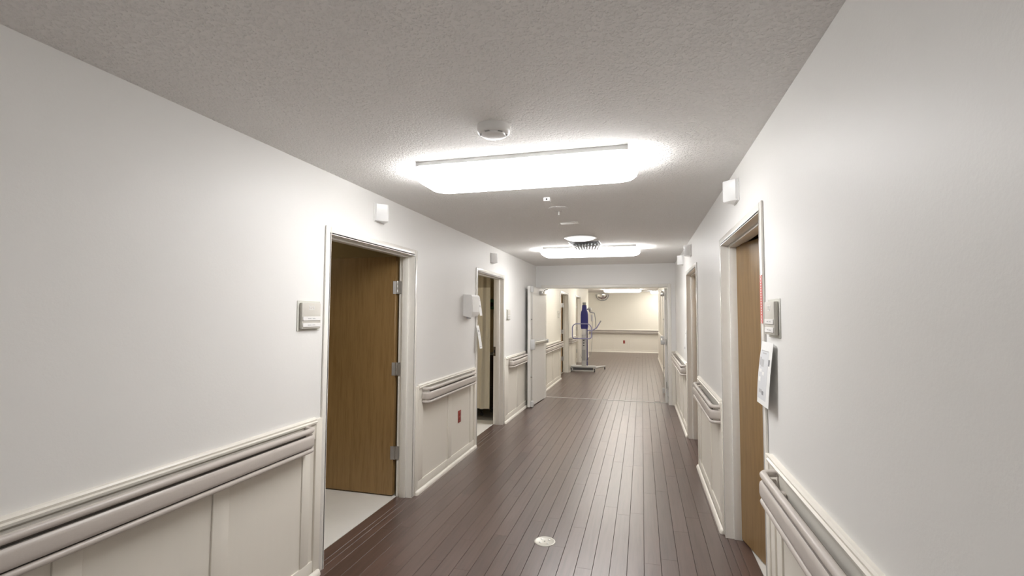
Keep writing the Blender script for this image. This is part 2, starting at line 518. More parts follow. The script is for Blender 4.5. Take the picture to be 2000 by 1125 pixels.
def leaf_mesh(name, m, parent, xf, w, t, z0=0.012, z1=2.035):
    return box(name, m, parent, 0, w, 0, t, z0, z1, bev=0.002, xf=xf)
def lever(parent, M):
    """lever set; M maps local (x along leaf, y outwards -, z) into the scene; at local origin"""
    mb = MB(M)
    mb.box(-0.022, 0.022, -0.008, 0, -0.09, 0.09, bev=0.004, seg=2)
    h = mb.build('lever_plate', STEEL, parent)
    mb = MB(M)
    mb.tube([(0, -0.006, 0), (0, -0.045, 0), (0.004, -0.056, 0), (0.014, -0.06, 0), (0.115, -0.06, -0.004)], 0.008, 10)
    mb.build('lever', STEEL, h)

# door_1: open brown leaf on the left
a, c = DOORS_L[0]
d1 = thing('door_1', (XL, (a + c) / 2, 0), 'brown oak door standing open inside the near left doorway with cream frame', kind='structure')
frame_parts(d1, 1, a, c)
M1 = Matrix.Translation((-2.047, 3.746, 0)) @ Matrix.Rotation(math.radians(180), 4, 'Z') @ Matrix.Translation((0, -0.045, 0))
lf = leaf_mesh('leaf', OAK, d1, M1, 1.11, 0.045)
for z in (1.768, 1.07, 0.365):
    hinge(lf, -2.034, 3.752, z, (-1, -0.35), (1, 0.25))
# door_2 frame only (leaf swung out of sight)
a, c = DOORS_L[1]
d2 = thing('door_2', (XL, (a + c) / 2, 0), 'cream steel door frame of the left doorway with a curtain beyond', kind='structure')
frame_parts(d2, 1, a, c)
M2 = Matrix.Translation((-2.05, a - 0.05, 0)) @ Matrix.Rotation(math.radians(180), 4, 'Z')
leaf_mesh('leaf', OAK, d2, M2, 1.05, 0.045)
sp = box('strike_plate', mat('bronze_strike', (0.16, 0.13, 0.09), 0.4, 0.8), d2, XL - 0.1005, XL - 0.131, c - 0.0015, c + 0.001, 0.95, 1.08)
box('latch_hole', DARK, sp, XL - 0.108, XL - 0.124, c - 0.0022, c - 0.0012, 0.995, 1.035)
# door_3, door_4: far left
for n, (a, c), lab in ((3, DOORS_L[2], 'tan wooden door open in the first doorway beyond the double doors'), (4, DOORS_L[3], 'cream framed doorway behind the blue patient lift')):
    d = thing('door_%d' % n, (XL, (a + c) / 2, 0), lab, kind='structure')
    frame_parts(d, 1, a, c)
    M = Matrix.Translation((-2.047, c - 0.02, 0)) @ Matrix.Rotation(math.radians(180), 4, 'Z') @ Matrix.Translation((0, -0.045, 0))
    lf = leaf_mesh('leaf', OAKL, d, M, 1.1, 0.045)
    for z in (1.768, 1.07, 0.365):
        hinge(lf, -2.034, c - 0.014, z, (-1, -0.35), (1, 0.25))
# door_5: ajar leaf on the right
a, c = DOORS_R[0]
d5 = thing('door_5', (XR, (a + c) / 2, 0), 'brown oak door slightly ajar in the near right doorway', kind='structure')
frame_parts(d5, -1, a, c)
AJ = math.radians(12)
M5 = Matrix.Translation((0.647, c - 0.006, 0)) @ Matrix.Rotation(-math.pi / 2 + AJ, 4, 'Z')
lf5 = leaf_mesh('leaf', OAK, d5, M5, 1.135, 0.045)
lever(lf5, M5 @ Matrix.Translation((1.075, 0, 1.02)) @ Matrix.Rotation(math.pi, 4, 'Z') @ Matrix.Scale(-1, 4, (0, 1, 0)))
# door_6: second right door
a, c = DOORS_R[1]
d6 = thing('door_6', (XR, (a + c) / 2, 0), 'brown door set back in the farther right doorway with a lever handle', kind='structure')
frame_parts(d6, -1, a, c)
M6 = Matrix.Translation((0.659, c - 0.006, 0)) @ Matrix.Rotation(-math.pi / 2 + math.radians(1), 4, 'Z')
lf6 = leaf_mesh('leaf', OAK, d6, M6, 1.085, 0.045)
lever(lf6, M6 @ Matrix.Translation((1.02, 0, 1.04)) @ Matrix.Rotation(math.pi, 4, 'Z') @ Matrix.Scale(-1, 4, (0, 1, 0)))

# double doors in the cross wall
d7 = thing('door_7', ((OX0 + OX1) / 2, YX0, 0), 'pale steel frame and door leaves of the open double doorway across the corridor', kind='structure')
FWD = 0.055
for x0, x1 in ((OX0 - FWD, OX0), (OX1, OX1 + FWD)):
    inner = x1 if x1 == OX0 else x0
    mb = MB()
    s = -1 if inner == OX0 else 1
    mb.box(inner, inner + s * 0.0095, YX0 - 0.012, YX1 + 0.012, 0, OZ + 0.009)
    mb.box(x0, x1, YX0 - 0.014, YX0 - 0.0004, 0, OZ + FWD, bev=0.004, seg=2)
    mb.box(x0, x1, YX1 + 0.0004, YX1 + 0.014, 0, OZ + FWD, bev=0.004, seg=2)
    mb.build('jamb', FRAME, d7)
mb = MB()
mb.box(OX0, OX1, YX0 - 0.012, YX1 + 0.012, OZ, OZ + 0.0095)
mb.box(OX0 + 0.001, OX1 - 0.001, YX0 - 0.014, YX0 - 0.0004, OZ, OZ + FWD, bev=0.004, seg=2)
mb.box(OX0 + 0.001, OX1 - 0.001, YX1 + 0.0004, YX1 + 0.014, OZ, OZ + FWD, bev=0.004, seg=2)
mb.build('head', FRAME, d7)
def panic_leaf(M, w, parent):
    """leaf in local coords: x from hinge, face with hardware at y=0 looking to -y"""
    lf = leaf_mesh('leaf', LEAFW, parent, M, w, 0.044, 0.012, 2.005)
    zb = 1.05
    mb = MB(M)
    mb.box(0.06, w - 0.05, -0.062, -0.03, zb - 0.028, zb + 0.028, bev=0.012, seg=3)
    pb = mb.build('panic_bar', STEEL, lf)
    mb = MB(M)
    mb.box(w - 0.085, w - 0.02, -0.07, 0, zb - 0.10, zb + 0.07, bev=0.01, seg=2)
    mb.box(0.03, 0.075, -0.068, 0, zb - 0.035, zb + 0.035, bev=0.008, seg=2)
    mb.build('latch_case', LGREY, pb)
    mb = MB(M)
    mb.tube([(w - 0.05, -0.018, 0.09), (w - 0.05, -0.018, zb - 0.1)], 0.0065, 8)
    mb.tube([(w - 0.05, -0.018, zb + 0.07), (w - 0.05, -0.018, 1.92)], 0.0065, 8)
    for z in (0.5, 1.45):
        mb.box(w - 0.062, w - 0.038, -0.027, 0, z - 0.012, z + 0.012, bev=0.003)
    mb.build('vertical_rod', STEEL, lf)
    for z0, z1 in ((0.015, 0.11), (1.90, 2.0)):
        box('bolt_case', LGREY, lf, w - 0.08, w - 0.02, -0.045, 0, z0, z1, bev=0.006, seg=2, xf=M)
    # closer
    mb = MB(M)
    mb.box(0.16, 0.44, -0.062, 0, 1.88, 1.945, bev=0.01, seg=2)
    cl = mb.build('closer', STEEL, lf)
    mb = MB(M)
    mb.tube([(0.22, -0.04, 1.945), (0.22, -0.04, 1.972), (0.45, -0.16, 1.976)], 0.009, 8)
    mb.build('closer_arm', STEEL, cl)
    mb = MB(M)
    for z in (0.25, 1.0, 1.8):
        mb.lathe((-0.006, 0.022, z), [(0.008, 0), (0.008, 0.11)], 10)
    mb.build('hinge', STEEL, lf)
    return lf
# left leaf swings towards us and lies along the left wall; hardware faces the corridor
HX, HY = -1.722, 8.80
ang = math.atan2(7.79 - HY, -1.785 - HX)
ML = Matrix.Translation((HX, HY, 0)) @ Matrix.Rotation(ang, 4, 'Z') @ Matrix.Scale(-1, 4, (0, 1, 0))
panic_leaf(ML, 1.012, d7)
# right leaf swings away along the right wall
MR = Matrix.Translation((0.415, YX1 + 0.03, 0)) @ Matrix.Rotation(math.radians(91.5), 4, 'Z') @ Matrix.Scale(-1, 4, (0, 1, 0))
MR = Matrix.Translation((0.400, YX1 + 0.03, 0)) @ Matrix.Rotation(math.radians(93.5), 4, 'Z') @ Matrix.Scale(-1, 4, (0, 1, 0))
# hardware on the corridor side (local -y must look to -x)
MR = Matrix.Translation((0.385, YX1 + 0.03, 0)) @ Matrix(((0.035, 1, 0, 0), (1, -0.035, 0, 0), (0, 0, 1, 0), (0, 0, 0, 1)))
panic_leaf(MR, 1.06, d7)
box('kick_plate', STEEL, d7, OX1 - 0.004, OX1 - 0.0005, YX0 + 0.0, YX1, 0.14, 0.24)

# ------------------------------------------------------------------ wainscot runs (trim) and handrails
tn = [1]
def wainscot(side, y0, y1, stiles, label, posts=(True, True), m=None):
    """stiles: list of (start, end) raised vertical boards; panels fill between them"""
    xf = XL if side > 0 else XR
    tn[0] += 1
    root = thing('trim_%d' % tn[0], (xf, (y0 + y1) / 2, 0), label, kind='structure')
    m = m or WAIN
    X = lambda o: xf + side * o
    ya, yb = y0, y1
    if posts[0]:
        box('end_post', m, root, X(0), X(0.018), y0, y0 + 0.055, 0, 0.915, bev=0.003, seg=2); ya += 0.0552
    if posts[1]:
        box('end_post', m, root, X(0), X(0.018), y1 - 0.055, y1, 0, 0.915, bev=0.003, seg=2); yb -= 0.0552
    box('bottom_rail', m, root, X(0), X(0.013), ya, yb, 0.0, 0.098, bev=0.0025, seg=2)
    box('top_rail', m, root, X(0), X(0.013), ya, yb, 0.80, 0.884, bev=0.0025, seg=2)
    st = sorted(stiles)
    edges = []
    p = ya
    for s0, s1 in st:
        s0, s1 = max(s0, ya), min(s1, yb)
        if s1 - s0 > 0.005:
            box('stile', m, root, X(0), X(0.013), s0, s1, 0.0985, 0.7995, bev=0.0025, seg=2)
        if s0 - p > 0.02: edges.append((p, s0))
        p = s1
    if yb - p > 0.02: edges.append((p, yb))
    for p0, p1 in edges:
        box('panel', m, root, X(0), X(0.005), p0 + 0.0005, p1 - 0.0005, 0.0985, 0.7995)
    # cap moulding
    prof = [(0, 0.8845), (0.014, 0.8845), (0.014, 0.889), (0.024, 0.893), (0.026, 0.903), (0.018, 0.908), (0.02, 0.917), (0.014, 0.924), (0, 0.926)]
    pr = [(X(o), z) for o, z in prof]
    MB().loft([[(x, ya, z) for x, z in pr], [(x, yb, z) for x, z in pr]]).build('cap', TRIMC, root)
    # shoe moulding
    q0 = 0.0135
    sh = [(q0, 0.0), (q0 + 0.022, 0.0), (q0 + 0.022, 0.012), (q0 + 0.017, 0.024), (q0 + 0.008, 0.032), (q0, 0.034)]
    sr = [(X(o), z) for o, z in sh]
    e0 = y0 + (0.0 if not posts[0] else 0.0)
    off = 0.005 if (posts[0] or posts[1]) else 0
    sr = [(x + side * off, z) for x, z in sr]
    def pinch(y, f):
        cx = X(q0 + off)
        return [(cx + (x - cx) * f, y, z * (0.55 + 0.45 * f)) for x, z in sr]
    MB().loft([pinch(y0 + 0.002, 0.45), pinch(y0 + 0.012, 0.9), pinch(y0 + 0.022, 1), pinch(y1 - 0.022, 1), pinch(y1 - 0.012, 0.9), pinch(y1 - 0.002, 0.45)]).build('shoe_moulding', TRIMC, root)
    return root
def arc_path(xw, side, y0, y1, out, r, ret0=True, ret1=True):
    """plan path of the rail's centre line at 'out' from the wall"""
    pts = []
    X = lambda o: xw + side * o
    n = 6
    if ret0:
        pts.append((X(0.019), y0))
        for k in range(n + 1):
            a = math.pi / 2 * k / n
            pts.append((X(out - r + r * math.sin(a)), y0 + r - r * math.cos(a)))
    else:
        pts.append((X(out), y0))
    if ret1:
        for k in range(n + 1):
            a = math.pi / 2 * k / n
            pts.append((X(out - r + r * math.cos(a)), y1 - r + r * math.sin(a)))
        pts.append((X(0.019), y1))
    else:
        pts.append((X(out), y1))
    return pts
def handrail(side, y0, y1, label, group, ret=(True, True)):
    xf = XL if side > 0 else XR
    root = thing('handrail', (xf + side * 0.05, (y0 + y1) / 2, 0.755), label, 'handrail', group)
    X = lambda o: xf + side * o
    p = arc_path(xf, side, y0, y1, 0.075, 0.04, *ret)
    MB().tube([(x, y, 0.880) for x, y in p], 0.015, 12).build('top_tube', RAILM, root)
    p = arc_path(xf, side, y0, y1, 0.078, 0.04, *ret)
    if side > 0: prof_s = 1
    prof = [(-0.012, 0.790), (0.004, 0.788), (0.011, 0.794), (0.0135, 0.805), (0.0135, 0.838), (0.011, 0.849), (0.004, 0.855), (-0.012, 0.853)]
    if side < 0: prof = [(-o, z) for o, z in prof]
    MB().sweep(prof, p).build('bumper_band', RAILM, root)
    p = arc_path(xf, side, y0, y1, 0.078, 0.04, *ret)
    MB().tube([(x, y, 0.770) for x, y in p], 0.0125, 10).build('bottom_tube', RAILM, root)
    # backing retainer, set back from the vinyl
    box('retainer', RETN, root, X(0.058), X(0.064), y0 + 0.06, y1 - 0.06, 0.768, 0.884)
    n = max(2, int((y1 - y0) / 0.8) + 1)
    for i in range(n):
        y = y0 + 0.12 + (y1 - y0 - 0.24) * i / (n - 1)
        MB().box(X(0.0135), X(0.058), y - 0.02, y + 0.02, 0.80, 0.845, bev=0.004).build('bracket', RAILM, root)
    return root

SW = 0.09
wainscot(1, YB + 0.01, 2.556, [(-2.52 + 0.617 * i, -2.52 + 0.617 * i + SW) for i in range(8)] + [(2.395, 2.46)], 'beige panelled wainscot on the near left wall', (False, True))
wainscot(1, 3.818, 5.368, [(3.86, 3.965), (4.54, 4.635), (5.185, 5.255)], 'beige wainscot between the two left doorways')
wainscot(1, 6.573, YX0 - 0.02, [(6.6, 6.78), (7.29, 7.38), (7.95, 8.05)], 'beige wainscot behind the open pale door leaf', (True, False))
wainscot(-1, YB + 0.01, 2.483, [(-2.0 + 0.617 * i, -2.0 + 0.617 * i + SW) for i in range(6)] + [(2.255, 2.33), (2.36, 2.43)], 'beige wainscot on the near right wall', (False, True))
wainscot(-1, 3.752, 5.307, [(3.8, 3.92), (4.37, 4.46), (5.1, 5.19)], 'beige wainscot between the two right doorways')
wainscot(-1, 6.512, YX0 - 0.002, [(6.56, 6.68), (7.2, 7.29), (7.82, 7.91), (8.5, 8.7)], 'beige wainscot beside the double doors on the right', (True, False))
wainscot(1, YX1 + 0.02, 11.468, [(9.0, 9.1), (9.72, 9.81), (10.43, 10.52), (11.25, 11.34)], 'beige wainscot on the left just beyond the double doors', (False, True))
wainscot(1, 12.773, 14.228, [(12.85, 12.95), (13.4, 13.5), (14.05, 14.12)], 'beige wainscot behind the blue patient lift')
wainscot(1, 15.474, YE, [(15.55, 15.65), (16.2, 16.29), (16.9, 17.0)], 'beige wainscot at the far end of the left wall', (True, False))
wainscot(-1, YX1 + 0.02, YE, [(9.0 + 0.7 * i, 9.09 + 0.7 * i) for i in range(12)], 'beige wainscot behind the right door leaf', (False, False))
# small wainscot return on the cross wall, right of the double doors
tn[0] += 1
rt = thing('trim_%d' % tn[0], (0.52, YX0, 0), 'narrow beige wainscot board beside the right door jamb', kind='structure')
box('board', WAIN, rt, OX1 + FWD + 0.001, XR - 0.014, YX0 - 0.0145, YX0, 0.0, 0.89, bev=0.002)
box('cap', TRIMC, rt, OX1 + FWD + 0.001, XR - 0.028, YX0 - 0.022, YX0, 0.8905, 0.925, bev=0.004, seg=2)
# far wall wainscot
tn[0] += 1
fw = thing('trim_%d' % tn[0], (XM, YF, 0), 'cream wainscot along the far end wall', kind='structure')
FX0, FX1 = -3.4, 2.6
box('bottom_rail', TRIMC, fw, FX0, FX1, YF - 0.014, YF, 0, 0.1, bev=0.003)
box('top_rail', WAIN, fw, FX0, FX1, YF - 0.014, YF, 0.78, 0.885, bev=0.003)
MB().loft([[(x, YF, 0.8855), (x, YF - 0.016, 0.8855), (x, YF - 0.026, 0.9), (x, YF - 0.018, 0.92), (x, YF, 0.926)] for x in (FX0, FX1)]).build('cap', TRIMC, fw)
MB().loft([[(x, YF - 0.0145, 0), (x, YF - 0.038, 0), (x, YF - 0.034, 0.02), (x, YF - 0.0145, 0.034)] for x in (FX0, FX1)]).build('shoe_moulding', TRIMC, fw)
st = [FX0 + 0.0, -2.83, -2.27, -1.72, -1.17, -0.57, 0.0, 0.56, 1.1, 1.7, FX1 - 0.08]
for i, x in enumerate(st):
    box('stile', WAIN, fw, x, x + 0.08, YF - 0.014, YF, 0.1005, 0.7795, bev=0.003)
    if i < len(st) - 1:
        box('panel', WAIN, fw, x + 0.0805, st[i + 1] - 0.0005, YF - 0.005, YF, 0.1005, 0.7795)

G = 'taupe wall handrails along the corridor'
handrail(1, YB + 0.1, 2.41, 'long taupe handrail on the near left wall, left of the open brown door', G, (False, True))
handrail(1, 3.94, 5.19, 'taupe handrail between the two left doorways above the red outlet', G)
handrail(1, 6.82, 7.72, 'short taupe handrail on the left next to the open pale door leaf', G)
handrail(-1, YB + 0.1, 2.29, 'taupe handrail at the bottom right, nearest on the right wall', G, (False, True))
handrail(-1, 3.80, 5.02, 'taupe handrail between the two right doorways', G)
handrail(-1, 6.62, 8.56, 'taupe handrail on the right wall beside the double doors', G)
handrail(1, 9.05, 11.44, 'taupe handrail on the left just past the double doors', G)
handrail(1, 12.80, 14.19, 'taupe handrail directly behind the blue patient lift', G)
# far wall rail
hr = thing('handrail', (XM, YF - 0.05, 0.755), 'long taupe handrail on the far end wall', 'handrail', G)
for nm, z, r in (('top_tube', 0.882, 0.0165), ('bottom_tube', 0.770, 0.0125)):
    MB().tube([(FX0 + 0.05, YF - 0.02, z), (FX0 + 0.05, YF - 0.05, z), (FX0 + 0.075, YF - 0.075, z), (FX1 - 0.075, YF - 0.075, z), (FX1 - 0.05, YF - 0.05, z), (FX1 - 0.05, YF - 0.02, z)], r, 10).build(nm, RAILM, hr)
box('bumper_band', RAILM, hr, FX0 + 0.05, FX1 - 0.05, YF - 0.092, YF - 0.066, 0.79, 0.853, bev=0.009, seg=2)
box('retainer', RETN, hr, FX0 + 0.1, FX1 - 0.1, YF - 0.065, YF - 0.06, 0.768, 0.884)
for i in range(6):
    x = FX0 + 0.3 + i * (FX1 - FX0 - 0.6) / 5
    box('bracket', RAILM, hr, x - 0.02, x + 0.02, YF - 0.06, YF - 0.0145, 0.80, 0.845, bev=0.004)

# ------------------------------------------------------------------ ceiling lights
def fixture(cx, y0, label, lens):
    """wraparound light: pan against the ceiling, long side across the corridor"""
    y1 = y0 + 0.44
    cy = (y0 + y1) / 2
    root = thing('ceiling_light', (cx, cy, ZC - 0.112), label, 'ceiling light', 'wraparound ceiling lights')
    box('pan', WHITEB, root, cx - 0.605, cx + 0.605, cy - 0.222, cy + 0.222, ZC - 0.026, ZC, bev=0.003)
    loops = []
    for ins, z, r in ((0.045, 0.0265, 0.03), (0.012, 0.034, 0.06), (0.0, 0.052, 0.08), (0.006, 0.074, 0.085), (0.025, 0.092, 0.085), (0.055, 0.104, 0.075), (0.10, 0.110, 0.06), (0.15, 0.112, 0.04)):
        iy = max(0.0, (z - 0.0265) * 0.85) + (0.0 if z < 0.1 else (z - 0.1) * 6)
        loops.append(rrect(cx - 0.65 + ins, cx + 0.65 - ins, cy - 0.2225 + iy, cy + 0.2225 - iy, min(r, 0.07), ZC - z))
    MB().loft(loops).build('lens', lens, root)
    return root
fixture(XM, 2.53, 'large lit ceiling light nearest the camera', LENS_N)
fixture(XM, 6.27, 'lit ceiling light just in front of the double doors', LENS_N)
fixture(XM, -1.21, 'added dim ceiling light, unseen behind the viewpoint', LENS_B)  # added at reduced strength to brighten the ceiling near the camera
fixture(XM, 10.0, 'lit ceiling light just past the double doors, hidden by the header', LENS_F)
fixture(XM, 13.75, 'lit ceiling light above the blue patient lift, hidden by the header', LENS_F)
fixture(XM, 17.5, 'lit ceiling light seen through the double doorway near the far wall', LENS_F)
fixture(0.98, 18.95, 'lit ceiling light at the far right, cut off by the right door leaf', LENS_F)
fixture(-4.2, 18.7, 'added unseen ceiling light in the side corridor to the left', LENS_F)  # unseen fixture added for brightness in the side corridor

# ------------------------------------------------------------------ ceiling devices
sd = thing('smoke_detector', (XM, 2.125, ZC - 0.05), 'round white smoke detector on the ceiling before the first light', 'smoke detector')
MB().lathe((XM, 2.125, ZC), [(0.078, 0.0), (0.079, -0.008), (0.079, -0.022), (0.074, -0.034), (0.064, -0.040)], 40).build('body', WHITE, sd)
MB().lathe((XM, 2.125, ZC), [(0.058, -0.040), (0.055, -0.047), (0.035, -0.050), (0.032, -0.0505)], 32).build('sensor_cap', WHITEB, sd)
for k in range(6):
    a = k * math.pi / 3 + 0.3
    M = Matrix.Translation((XM, 2.125, 0)) @ Matrix.Rotation(a, 4, 'Z')
    MB(M).box(0.044, 0.066, -0.012, 0.012, ZC - 0.0435, ZC - 0.0405, bev=0.001).build('vent_slot', GREY, sd)
q = thing('ceiling_sensor', (-0.688, 3.575, ZC - 0.03), 'tiny white square sensor on the ceiling behind the first light', 'sensor')
box('housing', WHITEB, q, -0.714, -0.662, 3.55, 3.60, ZC - 0.028, ZC, bev=0.003)
MB().lathe((-0.688, 3.549, ZC - 0.014), [(0.007, 0.0015), (0.0065, -0.0015)], 14, axis='y').build('eye', DGREY, q)
q = thing('ceiling_plate', (-0.665, 3.95, ZC - 0.012), 'round blank plate painted over on the ceiling', 'ceiling plate')
MB().lathe((-0.665, 3.95, ZC), [(0.085, 0), (0.085, -0.003), (0.08, -0.006), (0.02, -0.007)], 32).build('cover', CEIL, q)
SY = 4.06
q = thing('sprinkler_head', (-0.679, SY, ZC - 0.04), 'small pendant fire sprinkler head in the ceiling', 'sprinkler')
MB().lathe((-0.679, SY, ZC), [(0.034, 0), (0.032, -0.004), (0.012, -0.006)], 24).build('escutcheon', WHITE, q)
MB().tube([(-0.679, SY, ZC - 0.005), (-0.679, SY, ZC - 0.032)], 0.006, 10).build('stem', WHITE, q)
MB().lathe((-0.679, SY, ZC - 0.036), [(0.013, 0), (0.013, 0.002), (0.005, 0.004)], 16).build('deflector', WHITE, q)
q = thing('ceiling_plate', (-0.668, 4.60, ZC - 0.008), 'small white rectangular plate on the ceiling behind the sprinkler', 'ceiling plate')
box('cover', WHITE, q, -0.755, -0.58, 4.56, 4.64, ZC - 0.007, ZC, bev=0.002, seg=2)
q = thing('round_ceiling_disc', (-0.676, 5.52, ZC - 0.05), 'small round white ceiling disc with an added glow in front of the louvred vent', 'ceiling light')
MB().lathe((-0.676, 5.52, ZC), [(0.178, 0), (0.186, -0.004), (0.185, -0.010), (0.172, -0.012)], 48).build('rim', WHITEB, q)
MB().lathe((-0.676, 5.52, ZC), [(0.171, -0.0105), (0.15, -0.026), (0.10, -0.038), (0.04, -0.043)], 48).build('diffuser', mat('glowing_white_disc', (0.92, 0.91, 0.88), 0.35, emit=((1.0, 0.985, 0.95), 0.42)), q)  # glow added to the disc so its underside reads white
# louvred diffuser: open dark throat in front, fan of fins behind
v = thing('ceiling_vent', (-0.672, 6.03, ZC - 0.07), 'square white louvred air vent on the ceiling just before the second light', 'air vent')
vx0, vx1, vy0, vy1 = -0.862, -0.482, 5.78, 6.22
box('dark_throat', DARK, v, vx0 + 0.012, vx1 - 0.012, vy0 + 0.012, vy1 - 0.012, ZC - 0.004, ZC)
for aa in ((vx0, vx0 + 0.012, vy0, vy1), (vx1 - 0.012, vx1, vy0, vy1), (vx0 + 0.0125, vx1 - 0.0125, vy0, vy0 + 0.012), (vx0 + 0.0125, vx1 - 0.0125, vy1 - 0.012, vy1)):
    box('frame_side', WHITEB, v, *aa, ZC - 0.008, ZC, bev=0.002)
for i in range(9):
    f = (i - 4) / 4.0
    x = (vx0 + vx1) / 2 + f * 0.165
    ya, yb = vy1 - 0.16 + abs(f) * 0.03, vy1 - 0.014
    t = 0.02
    MB().loft([[(x, y, ZC - 0.0045), (x + t, y, ZC - 0.0045), (x + t - f * 0.04, y, ZC - 0.072), (x - f * 0.04, y, ZC - 0.072)] for y in (ya, yb)]).build('fin', FIN, v)
MB().loft([[(x, vy1 - 0.17, ZC - 0.022), (x, vy1 - 0.165, ZC - 0.022), (x, vy1 - 0.160, ZC - 0.036), (x, vy1 - 0.165, ZC - 0.036)] for x in (vx0 + 0.03, vx1 - 0.03)]).build('louvre', FIN, v)
# ------------------------------------------------------------------ wedge shaped corridor lamps above the doors
def call_light(side, yc, z0, label):
    xf = XL if side > 0 else XR
    root = thing('call_light', (xf, yc, z0), label, 'call light', 'wedge shaped call lights above the doors')
    X = lambda o: xf + side * o
    h, w, d = 0.125, 0.068, 0.075
    box('back_plate', WHITE, root, xf, X(0.006), yc - w - 0.008, yc + w + 0.008, z0 - 0.006, z0 + h + 0.006, bev=0.002)
    tri = [(0.0065, -w), (0.02, -w), (d, -0.012), (d + 0.004, 0), (d, 0.012), (0.02, w), (0.0065, w)]
    MB().loft([[(X(o * s + (0.0065 if s < 1 else 0) * 0), yc + t * s, z) for o, t in tri] for z, s in ((z0, 0.93), (z0 + 0.006, 1.0), (z0 + h, 1.0))]).build('cover', WHITEB, root)
call_light(1, 3.185, 2.225, 'white wedge call light above the open brown door')
call_light(1, 6.0, 2.205, 'white wedge call light above the curtained left doorway')
call_light(-1, 3.12, 2.225, 'white wedge call light above the ajar right door')
call_light(-1, 5.93, 2.225, 'white wedge call light above the second right doorway')
call_light(-1, 7.05, 2.235, 'white wedge call light on the right wall closest to the double doors')
call_light(1, 12.1, 2.2, 'white wedge call light above the first doorway beyond the double doors')

# ------------------------------------------------------------------ room number plaques
RL = Matrix(((0, 0, 1), (1, 0, 0), (0, 1, 0)))          # text facing +x (left wall)
RR = Matrix(((0, 0, -1), (-1, 0, 0), (0, 1, 0)))        # text facing -x (right wall)
def plaque(side, y0, y1, z0, z1, num, label, full=True):
    xf = XL if side > 0 else XR
    X = lambda o: xf + side * o
    yc = (y0 + y1) / 2
    root = thing('room_sign', (xf, yc, z0), label, 'room sign', 'room number plaques beside the doors')
    box('back_plate', ACRYL, root, xf, X(0.004), y0, y1, z0, z1, bev=0.0015)
    a, c, e, g = y0 + 0.018, y1 - 0.018, z0 + 0.012, z1 - 0.012
    box('face_plate', PLAQ, root, X(0.0045), X(0.022), a, c, e, g, bev=0.003, seg=2)
    hh = (g - e)
    if full:
        for i, f in enumerate((0.32, 0.07)):
            s = box('name_strip', WHITE, root, X(0.0222), X(0.0255), a + 0.006, c - 0.006, e + hh * f, e + hh * (f + 0.15), bev=0.001)
            for k in range(2):
                box('print_line', INK, s, X(0.0255), X(0.0258), yc - 0.035 + 0.04 * k, yc - 0.005 + 0.035 * k, e + hh * (f + 0.06), e + hh * (f + 0.09))
        if num: text(root, num, 0.034, (X(0.0224), yc, g - 0.03), RL if side > 0 else RR, WHITEB)
plaque(1, 2.325, 2.525, 1.443, 1.617, '253', 'taupe room number plaque left of the open brown door')
plaque(-1, 2.232, 2.425, 1.45, 1.618, '257', 'taupe room number plaque beside the ajar right door')
plaque(1, 6.70, 6.87, 1.446, 1.61, '', 'small pale room plaque between the curtained doorway and the open door leaf')
plaque(1, 11.1, 11.27, 1.44, 1.62, '', 'tiny pale plaque on the wall beyond the double doors', full=True)

# ------------------------------------------------------------------ red outlets
def outlet(M, label):
    """local: x across, y out, z up; centre at origin"""
    root = thing('red_outlet', M @ Vector((0, 0, 0)), label, 'outlet', 'red emergency outlets')
    MB(M).box(-0.038, 0.038, 0, 0.006, -0.062, 0.062, bev=0.002, seg=2).build('cover_plate', RED, root)
    for z in (-0.021, 0.021):
        s = MB(M).lathe((0, 0.006, z), [(0.0165, 0), (0.0165, 0.003), (0.015, 0.004)], 18, axis='y').build('socket', RED, root)
        for dx in (-0.006, 0.006):
            MB(M).box(dx - 0.0012, dx + 0.0012, 0.0095, 0.0105, z, z + 0.008).build('slot', DARK, s)
    MB(M).lathe((0, 0.006, 0), [(0.004, 0), (0.003, 0.0015)], 10, axis='y').build('screw', CHROME, root)
outlet(Matrix.Translation((XL + 0.0055, 4.865, 0.455)) @ Matrix.Rotation(-math.pi / 2, 4, 'Z'), 'red outlet on the beige wainscot between the two left doorways')
outlet(Matrix.Translation((-0.70, YF - 0.0055, 0.42)) @ Matrix.Rotation(math.pi, 4, 'Z'), 'small red outlet on the far end wall')

# ------------------------------------------------------------------ notices, label strip, dispenser
def sheet(side, y0, y1, ztop, h, tilt, label, printed, xoff=0.014, lean=0.0, curl=0.02, dark=True):
    """paper hanging from its top edge on a door frame, bellying out from the wall"""
    xf = XL if side > 0 else XR
    X = lambda o: xf + side * o
    root = thing('paper_notice', (X(xoff), (y0 + y1) / 2, ztop - h), label, 'paper', 'paper notices taped to the door frames')
    def P(u, v, o=0.0):          # u across 0..1, v down 0..1
        y = y0 + (y1 - y0) * u + lean * v
        out = xoff + tilt * v + curl * math.sin(v * math.pi * 0.9) * (0.4 + 0.6 * u) + o
        return (X(out), y, ztop - h * v)
    nu, nv = 6, 10
    mb = MB()
    loops = []
    for j in range(nv + 1):
        v_ = j / nv
        loops.append([P(i / nu, v_, 0.0008) for i in range(nu + 1)] + [P(i / nu, v_, 0.0) for i in range(nu, -1, -1)])
    mb.loft(loops)
    sh = mb.build('sheet', PAPER, root)
    for (u0, u1, v0, v1, m) in printed:
        mb = MB()
        k = 4
        mb.loft([[P(u0, v0 + (v1 - v0) * i / k, 0.0012), P(u1, v0 + (v1 - v0) * i / k, 0.0012), P(u1, v0 + (v1 - v0) * i / k, 0.0009), P(u0, v0 + (v1 - v0) * i / k, 0.0009)] for i in range(k + 1)])
        mb.build('print', m, sh)
    return root
LI_INK = mat('pale_ink', (0.70, 0.71, 0.72), 0.8)
PR = [(0.25, 0.96, 0.14, 0.92, LI_INK), ]
